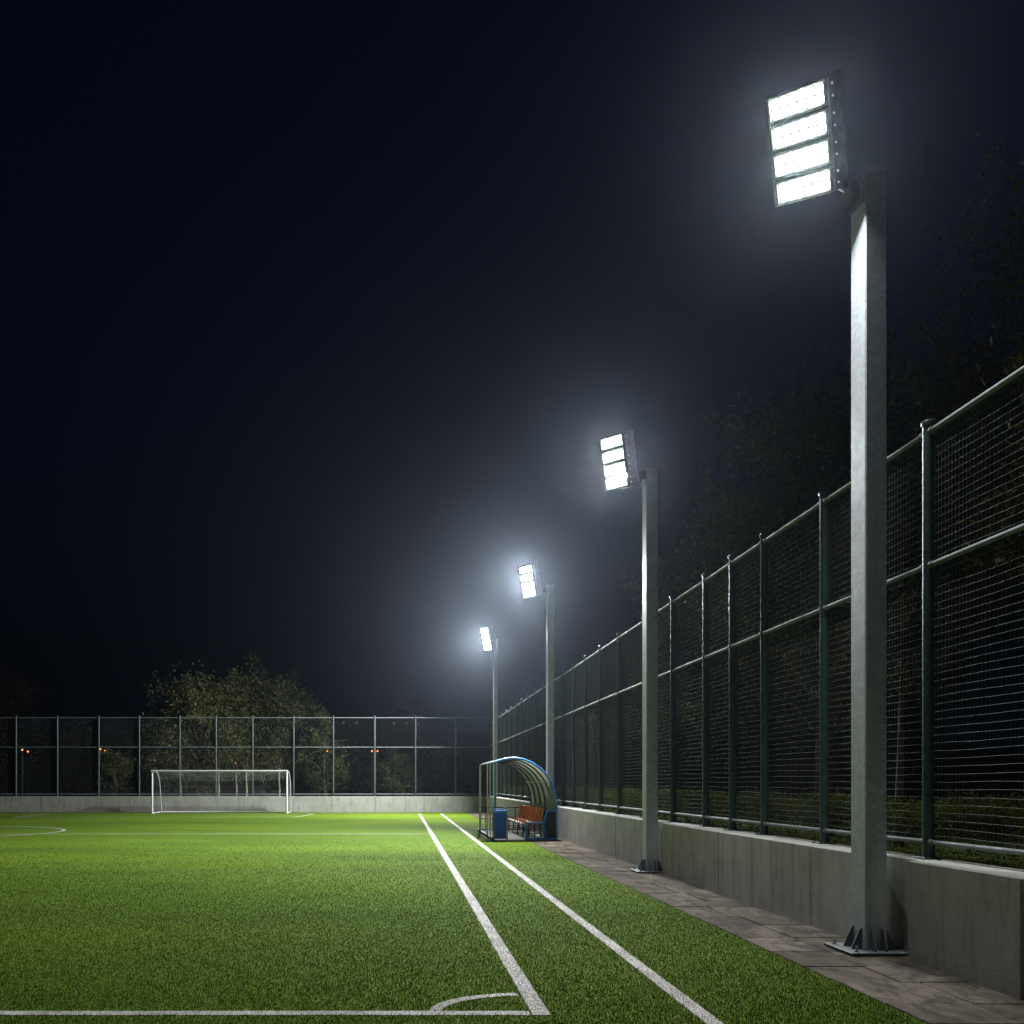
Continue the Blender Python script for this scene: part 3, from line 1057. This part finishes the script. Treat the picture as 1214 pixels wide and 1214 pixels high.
def tree(name, loc, h, crown, nleaf, leaf, mat, label, group, trunk_r=.16, nb=46, spread=.36, cat='tree', bare=0.0, lean=0.0):
    """crown: (centre z, half width, half height)"""
    t = empty(name, loc, label, cat, group)
    cz, rx, rz = crown
    b = MB()
    th = cz + rz * .25
    pts, rs = [], []
    for i in range(9):
        k = i / 8
        pts.append((lean * k + .10 * rx * .3 * math.sin(k * 5 + loc[0]), .08 * math.cos(k * 4 + loc[1]), th * k - .1 * (i == 0)))
        rs.append(trunk_r * (1.25 - k * .95) if i else trunk_r * 1.5)
    b.tube(pts, rs, 9)
    C = []
    for j in range(nb):
        ph = j * 2.39996 + random.uniform(-.4, .4)
        el = math.asin(max(-1, min(1, random.uniform(-.75, 1.0))))
        rr = random.uniform(.72, 1.08) * (1 + .18 * math.sin(3 * ph + loc[0]) * math.cos(2 * el))
        end = Vector((lean + rx * rr * math.cos(el) * math.cos(ph), rx * .9 * rr * math.cos(el) * math.sin(ph), cz + rz * rr * math.sin(el)))
        zs = min(th * .96, max(cz - rz * .85, end.z - random.uniform(.25, .7) * rz))
        k = max(.08, zs / th); f = k * 8; i = min(7, int(f))
        st = Vector(pts[i]).lerp(Vector(pts[i + 1]), f - i)
        mid = st.lerp(end, .5) + Vector((random.gauss(0, .12), random.gauss(0, .12), random.uniform(-.05, .3))) * rx * .3
        r0 = max(.015, trunk_r * random.uniform(.22, .42))
        q = [st, st.lerp(mid, .5), mid, mid.lerp(end, .55), end]
        b.tube(q, [r0, r0 * .75, r0 * .5, r0 * .3, r0 * .1], 5)
        for w in range(3):
            a0 = mid.lerp(end, random.uniform(.0, .8))
            tw = a0 + Vector((random.gauss(0, 1), random.gauss(0, 1), random.gauss(.5, .7))) * rx * .17
            b.tube([a0, a0.lerp(tw, .5), tw], [r0 * .28, r0 * .18, .004], 4)
            if random.random() >= bare:
                C.append((np.array(a0), np.array(tw), .55))
        if random.random() >= bare:
            C.append((np.array(mid), np.array(end), 1.0))
            C.append((np.array(mid.lerp(end, .5)), np.array(end + (end - mid) * .16), .8))
    b.build('trunk', M['bark'], t)
    wts = np.array([c[2] for c in C]); wts /= wts.sum()
    idx = rng.choice(len(C), nleaf, p=wts)
    A = np.array([c[0] for c in C])[idx]; B = np.array([c[1] for c in C])[idx]
    k = rng.beta(1.6, 1.1, nleaf)[:, None]
    P = A + (B - A) * k
    # leaves gather in small sprays along the branches
    nc = nleaf // 14
    spray = rng.normal(0, spread * rx * .36, (nc, 3))
    sid = (rng.random(nleaf) * nc).astype(int)
    order = np.argsort(idx, kind='stable'); P = P[order]
    sid = np.arange(nleaf) * nc // nleaf
    anchor = P[(sid * nleaf // nc)]
    P = anchor * .62 + P * .38 + spray[sid] + rng.normal(0, leaf * 1.7, (nleaf, 3)) * (1, 1, .8)
    P[:, 2] = np.maximum(P[:, 2], .12)
    np_mesh('crown', leaf_quads(P, leaf), 4, mat, t)
    return t


RG = 'dark trees behind the side fence'
tree('broadleaf_tree', (11.6, 14.2, 1.0), 11, (6.4, 3.6, 4.2), 46000, .062, M['leaf_dark'],
     'dark leafy tree above the near end of the side fence, at the right edge', RG, .24, 70)
tree('broadleaf_tree', (9.3, 19.2, .95), 10, (5.4, 2.9, 4.3), 44000, .062, M['leaf_dark'],
     'dark leafy tree behind the side fence, left of the nearest floodlight pole', RG, .20, 64)
tree('broadleaf_tree', (8.9, 25.4, .95), 9, (4.8, 2.3, 4.4), 38000, .066, M['leaf_dark'],
     'smaller dark leafy tree behind the side fence, just right of the second floodlight pole', RG, .18, 56)
tree('broadleaf_tree', (9.0, 10.0, .95), 9, (4.6, 2.2, 2.4), 9000, .07, M['leaf_dark'],
     'low dark tree behind the side fence between the nearest pole and the right edge', RG, .15, 40)

# slim pale stems seen through the mesh of the side fence
sl = [(7.0, 12.4), (7.3, 15.2), (7.1, 20.8), (7.2, 23.3), (7.4, 26.2), (7.2, 30.0), (7.3, 34.0), (7.3, 39.0), (7.2, 45.0)]
sl_lab = ['slim sapling through the fence mesh just left of the nearest pole', 'slim sapling behind the fence midway between the two nearest poles',
          'slim sapling behind the fence just right of the second pole', 'slim sapling behind the fence just left of the second pole',
          'slim pale stemmed sapling behind the fence, two bays left of the second pole', 'slim pale stemmed sapling behind the fence just right of the shelter roof',
          'slim sapling behind the fence above the shelter roof', 'slim sapling behind the fence seen between the two farthest poles', 'farthest slim sapling behind the side fence near the corner']
for (x, y), lab in zip(sl, sl_lab):
    tree('sapling', (x, y, .9), 4.0, (2.9, .75, 1.0), 1500, .055, M['leaf_dim'], lab, 'saplings behind the side fence', .055, 18, .5)

# hedge on the verge
hedge = empty('hedge', (6.35, 24, .84), 'low clipped green hedge running behind the side wall', 'hedge')
n = 90000
yy = rng.uniform(2.5, 51.5, n)
uu = rng.uniform(-1, 1, n)
hh = 0.66 + 0.06 * np.sin(yy * 2.1) + .05 * np.sin(yy * 5.3 + 1) + rng.normal(0, .03, n)
kind = rng.random(n)
xx = np.where(kind < .45, -.36 + .05 * np.sin(yy * 3.7) + np.abs(rng.normal(0, .06, n)), uu * .36)
zz = np.where(kind < .45, rng.uniform(0.0, 1, n) * hh, hh - np.abs(rng.normal(0, .07, n)))
np_mesh('foliage', leaf_quads(np.stack([xx, yy - 24, zz], 1), .026), 4, M['leaf_hedge'], hedge)

# rough grass at the foot of the side fence
n = 60000
gy = 1 / rng.uniform(1 / 52, 1 / 5.5, n); gx = rng.uniform(XWB + .01, 6.1, n)
hgt = rng.uniform(.04, .13, n); an = rng.uniform(0, 6.28, n)
V = np.empty((n, 3, 3)); sd = np.stack([np.cos(an), np.sin(an), 0 * an], 1) * (.003 * (gy / 8) ** .5)[:, None]
ba = np.stack([gx, gy, np.full(n, .84)], 1)
V[:, 0] = ba - sd; V[:, 1] = ba + sd
V[:, 2] = ba + np.stack([rng.normal(0, .03, n), rng.normal(0, .03, n), hgt], 1)
o = np_mesh('verge_grass', V.reshape(-1, 3), 3, blade_mat('verge_blade', [(0, (.05, .075, .008)), (.6, (.13, .18, .018)), (1, (.22, .25, .05))]))
tag(o, 'rough green grass growing behind the side wall', 'grass', None, 'stuff')

# trees beyond the end wall
def at(px, d): return (px - VX) / F * d


BG = 'trees beyond the far end fence'
tree('broadleaf_tree', (at(238, 58.5), 58.5, .6), 9, (4.1, 3.9, 4.0), 34000, .115, M['leaf_olive'],
     'large olive green tree behind the goal, the brightest crown', BG, .26, 80, .30)
tree('broadleaf_tree', (at(312, 60), 60, .6), 9, (4.5, 3.5, 4.3), 30000, .115, M['leaf_olive'],
     'olive green tree right behind the goal, its top the highest in the row', BG, .24, 74, .30)
tree('bushy_tree', (at(385, 57), 57, .6), 5.6, (2.8, 1.5, 2.7), 6000, .10, M['leaf_olive'],
     'narrow olive bushy tree behind the far fence right of the goal', BG, .14, 36)
tree('bushy_tree', (at(425, 62), 62, .6), 4, (2.0, 1.9, 2.0), 5000, .11, M['leaf_dim'],
     'low dim bushy tree behind the far fence, with an orange lamp at its right', BG, .12, 30)
tree('bushy_tree', (at(470, 56.5), 56.5, .6), 3.6, (1.5, 1.5, 1.6), 5200, .095, M['leaf_olive'],
     'low rounded shrub like tree behind the far fence in line with the inner touchline', BG, .10, 30)
tree('bushy_tree', (at(525, 63), 63, .6), 4.4, (2.0, 1.9, 2.0), 5000, .11, M['leaf_dim'],
     'low dark bushy tree behind the far fence left of the shelter', BG, .12, 30)
tree('bushy_tree', (at(562, 56.5), 56.5, .6), 2.6, (1.2, .9, 1.2), 2400, .09, M['leaf_dim'],
     'small dark bush behind the far fence just left of the shelter roof', BG, .08, 22)
tree('bare_tree', (at(90, 63), 63, .6), 7, (3.4, 2.2, 3.6), 3800, .10, M['leaf_dim'],
     'thin half bare tree with upright twigs behind the far fence left of the goal', BG, .14, 40, .4, 'tree', .45)
tree('bushy_tree', (at(137, 56.5), 56.5, .6), 3, (1.6, 1.1, 1.7), 3200, .09, M['leaf_olive'],
     'low leafy bush behind the far fence just left of the goal', BG, .09, 26)
tree('bushy_tree', (at(175, 60), 60, .6), 5, (2.8, 1.7, 2.6), 5000, .11, M['leaf_dim'],
     'dim bushy tree behind the far fence at the left goal post', BG, .13, 32)
tree('broadleaf_tree', (at(8, 72), 72, .7), 9.4, (5.2, 3.4, 4.6), 9000, .15, M['leaf_dim'],
     'tall dark tree behind the far fence at the left edge', BG, .2, 44)
tree('broadleaf_tree', (at(-45, 64), 64, .6), 8, (4.4, 3.0, 3.9), 6000, .14, M['leaf_dim'],
     'dark tree outside the left edge beyond the far fence', BG, .2, 40)

# pale slim trunks standing just behind the far fence, seen through the goal net
pt_lab = ['slim pale trunk seen through the left part of the goal net', 'slim pale trunk seen left of the middle of the goal net',
          'slim pale trunk seen through the middle of the goal net', 'slim pale trunk seen right of the middle of the goal net',
          'slim pale trunk seen through the right end of the goal net']
for px, lab in zip((214, 259, 280, 292, 331), pt_lab):
    d = 54.6
    t = empty('young_tree', (at(px, d), d, .6), lab, 'tree', 'young trees behind the goal')
    b = MB(); b.tube([(0, 0, -.1), (.03, 0, .7), (-.02, 0, 1.5), (.04, 0, 2.3)], [.07, .055, .05, .03], 8)
    for q in range(5):
        a = q * 1.3; b.tube([(0, 0, 1.4 + q * .15), (.4 * math.cos(a), .4 * math.sin(a), 2.0 + q * .2)], [.02, .006], 5)
    b.build('trunk', plain('pale_bark', (0.32, 0.29, 0.22), .9, 0, .4, 9) if 'pale_bark' not in bpy.data.materials else bpy.data.materials['pale_bark'], t)
    P = rng.normal(0, 1, (500, 3)) * (.35, .3, .3) + (0, 0, 2.4)
    np_mesh('crown', leaf_quads(P, .07), 4, M['leaf_dim'], t)

# ------------------------------------------------------------------ orange lamps beyond the fence
lamp_spots = [(26.5, 889, 57, 'orange lamp beyond the far fence near the left edge, left of its pair'),
              (33, 891, 61, 'orange lamp beyond the far fence near the left edge, right of its pair'),
              (119, 888, 57, 'orange lamp beside the third far fence post, left of its pair'),
              (124.5, 890, 60, 'orange lamp beside the third far fence post, right of its pair'),
              (279, 905, 54.8, 'single orange lamp glowing just above the crossbar of the goal'),
              (388, 890.5, 55, 'faint orange lamp in the narrow bushy tree right of the goal'),
              (441, 890.5, 56, 'orange lamp left of the thick far fence post'),
              (447.5, 890.5, 57, 'bright orange lamp right of the thick far fence post')]
for px, py, d, lab in lamp_spots:
    z = EYE - (py - VY) / F * d
    l = empty('street_lamp', (at(px, d), d, .6), lab, 'lamp', 'orange lamps beyond the far fence')
    b = MB(); b.tube([(0, 0, -.1), (0, 0, z - .6 - .12)], [.05, .03], 8); b.build('post', M['black'], l)
    r = .052 if 'faint' not in lab else .036
    b = MB(); zz = z - .6
    b.tube([(0, 0, zz - r), (0, 0, zz - r * .7), (0, 0, zz), (0, 0, zz + r * .7), (0, 0, zz + r)], [r * .3, r * .75, r, r * .75, r * .3], 12)
    b.build('globe', M['sodium'], l)
    b = MB(); b.tube([(0, 0, zz + r), (0, 0, zz + r + .05)], [r * 1.3, r * .3], 12); b.build('hood', M['black'], l)

# a few houses far up on the hillside with dim windows
for px, d, lab in ((416, 172, 'small far house on the dark hillside, leftmost of three'), (475, 178, 'small far house on the dark hillside, middle of three'),
                   (489, 190, 'small far house on the dark hillside, rightmost of three')):
    x = at(px, d); z = hill_z(x, d)
    h = empty('house', (x, d, z - .5), lab, 'house', 'houses far up the hillside')
    b = MB(); b.bbox(-2.6, 2.6, -2, 2, 0, 3.0, .02); b.build('wall', M['plaster'], h)
    b = MB(); b.prism([(-2.9, 3.002), (2.9, 3.002), (0, 4.5)], -2.3, 2.3); b.build('roof', M['tile'], h)
    for sx in (-1.3, 1.2):
        b = MB(); b.bbox(sx - .25, sx + .25, -2.03, -1.995, 1.3, 1.75, .01); b.build('window', M['window'], h)

# ------------------------------------------------------------------ haze
b = MB(); b.box(-310, 310, -60, 318, -1.2, 34)
t = bpy.data.materials.new('night_haze'); t.use_nodes = True
t.node_tree.nodes.clear()
ho = t.node_tree.nodes.new('ShaderNodeOutputMaterial'); pv = t.node_tree.nodes.new('ShaderNodeVolumePrincipled')
pv.inputs['Color'].default_value = (0.70, 0.81, 1.0, 1)
pv.inputs['Density'].default_value = HAZE
pv.inputs['Density Attribute'].default_value = ''
pv.inputs['Anisotropy'].default_value = 0.89
t.node_tree.links.new(pv.outputs[0], ho.inputs['Volume'])
o = b.build('haze', t); o['kind'] = 'stuff'
tag(o, 'thin pale night haze hanging around the floodlights', 'haze')
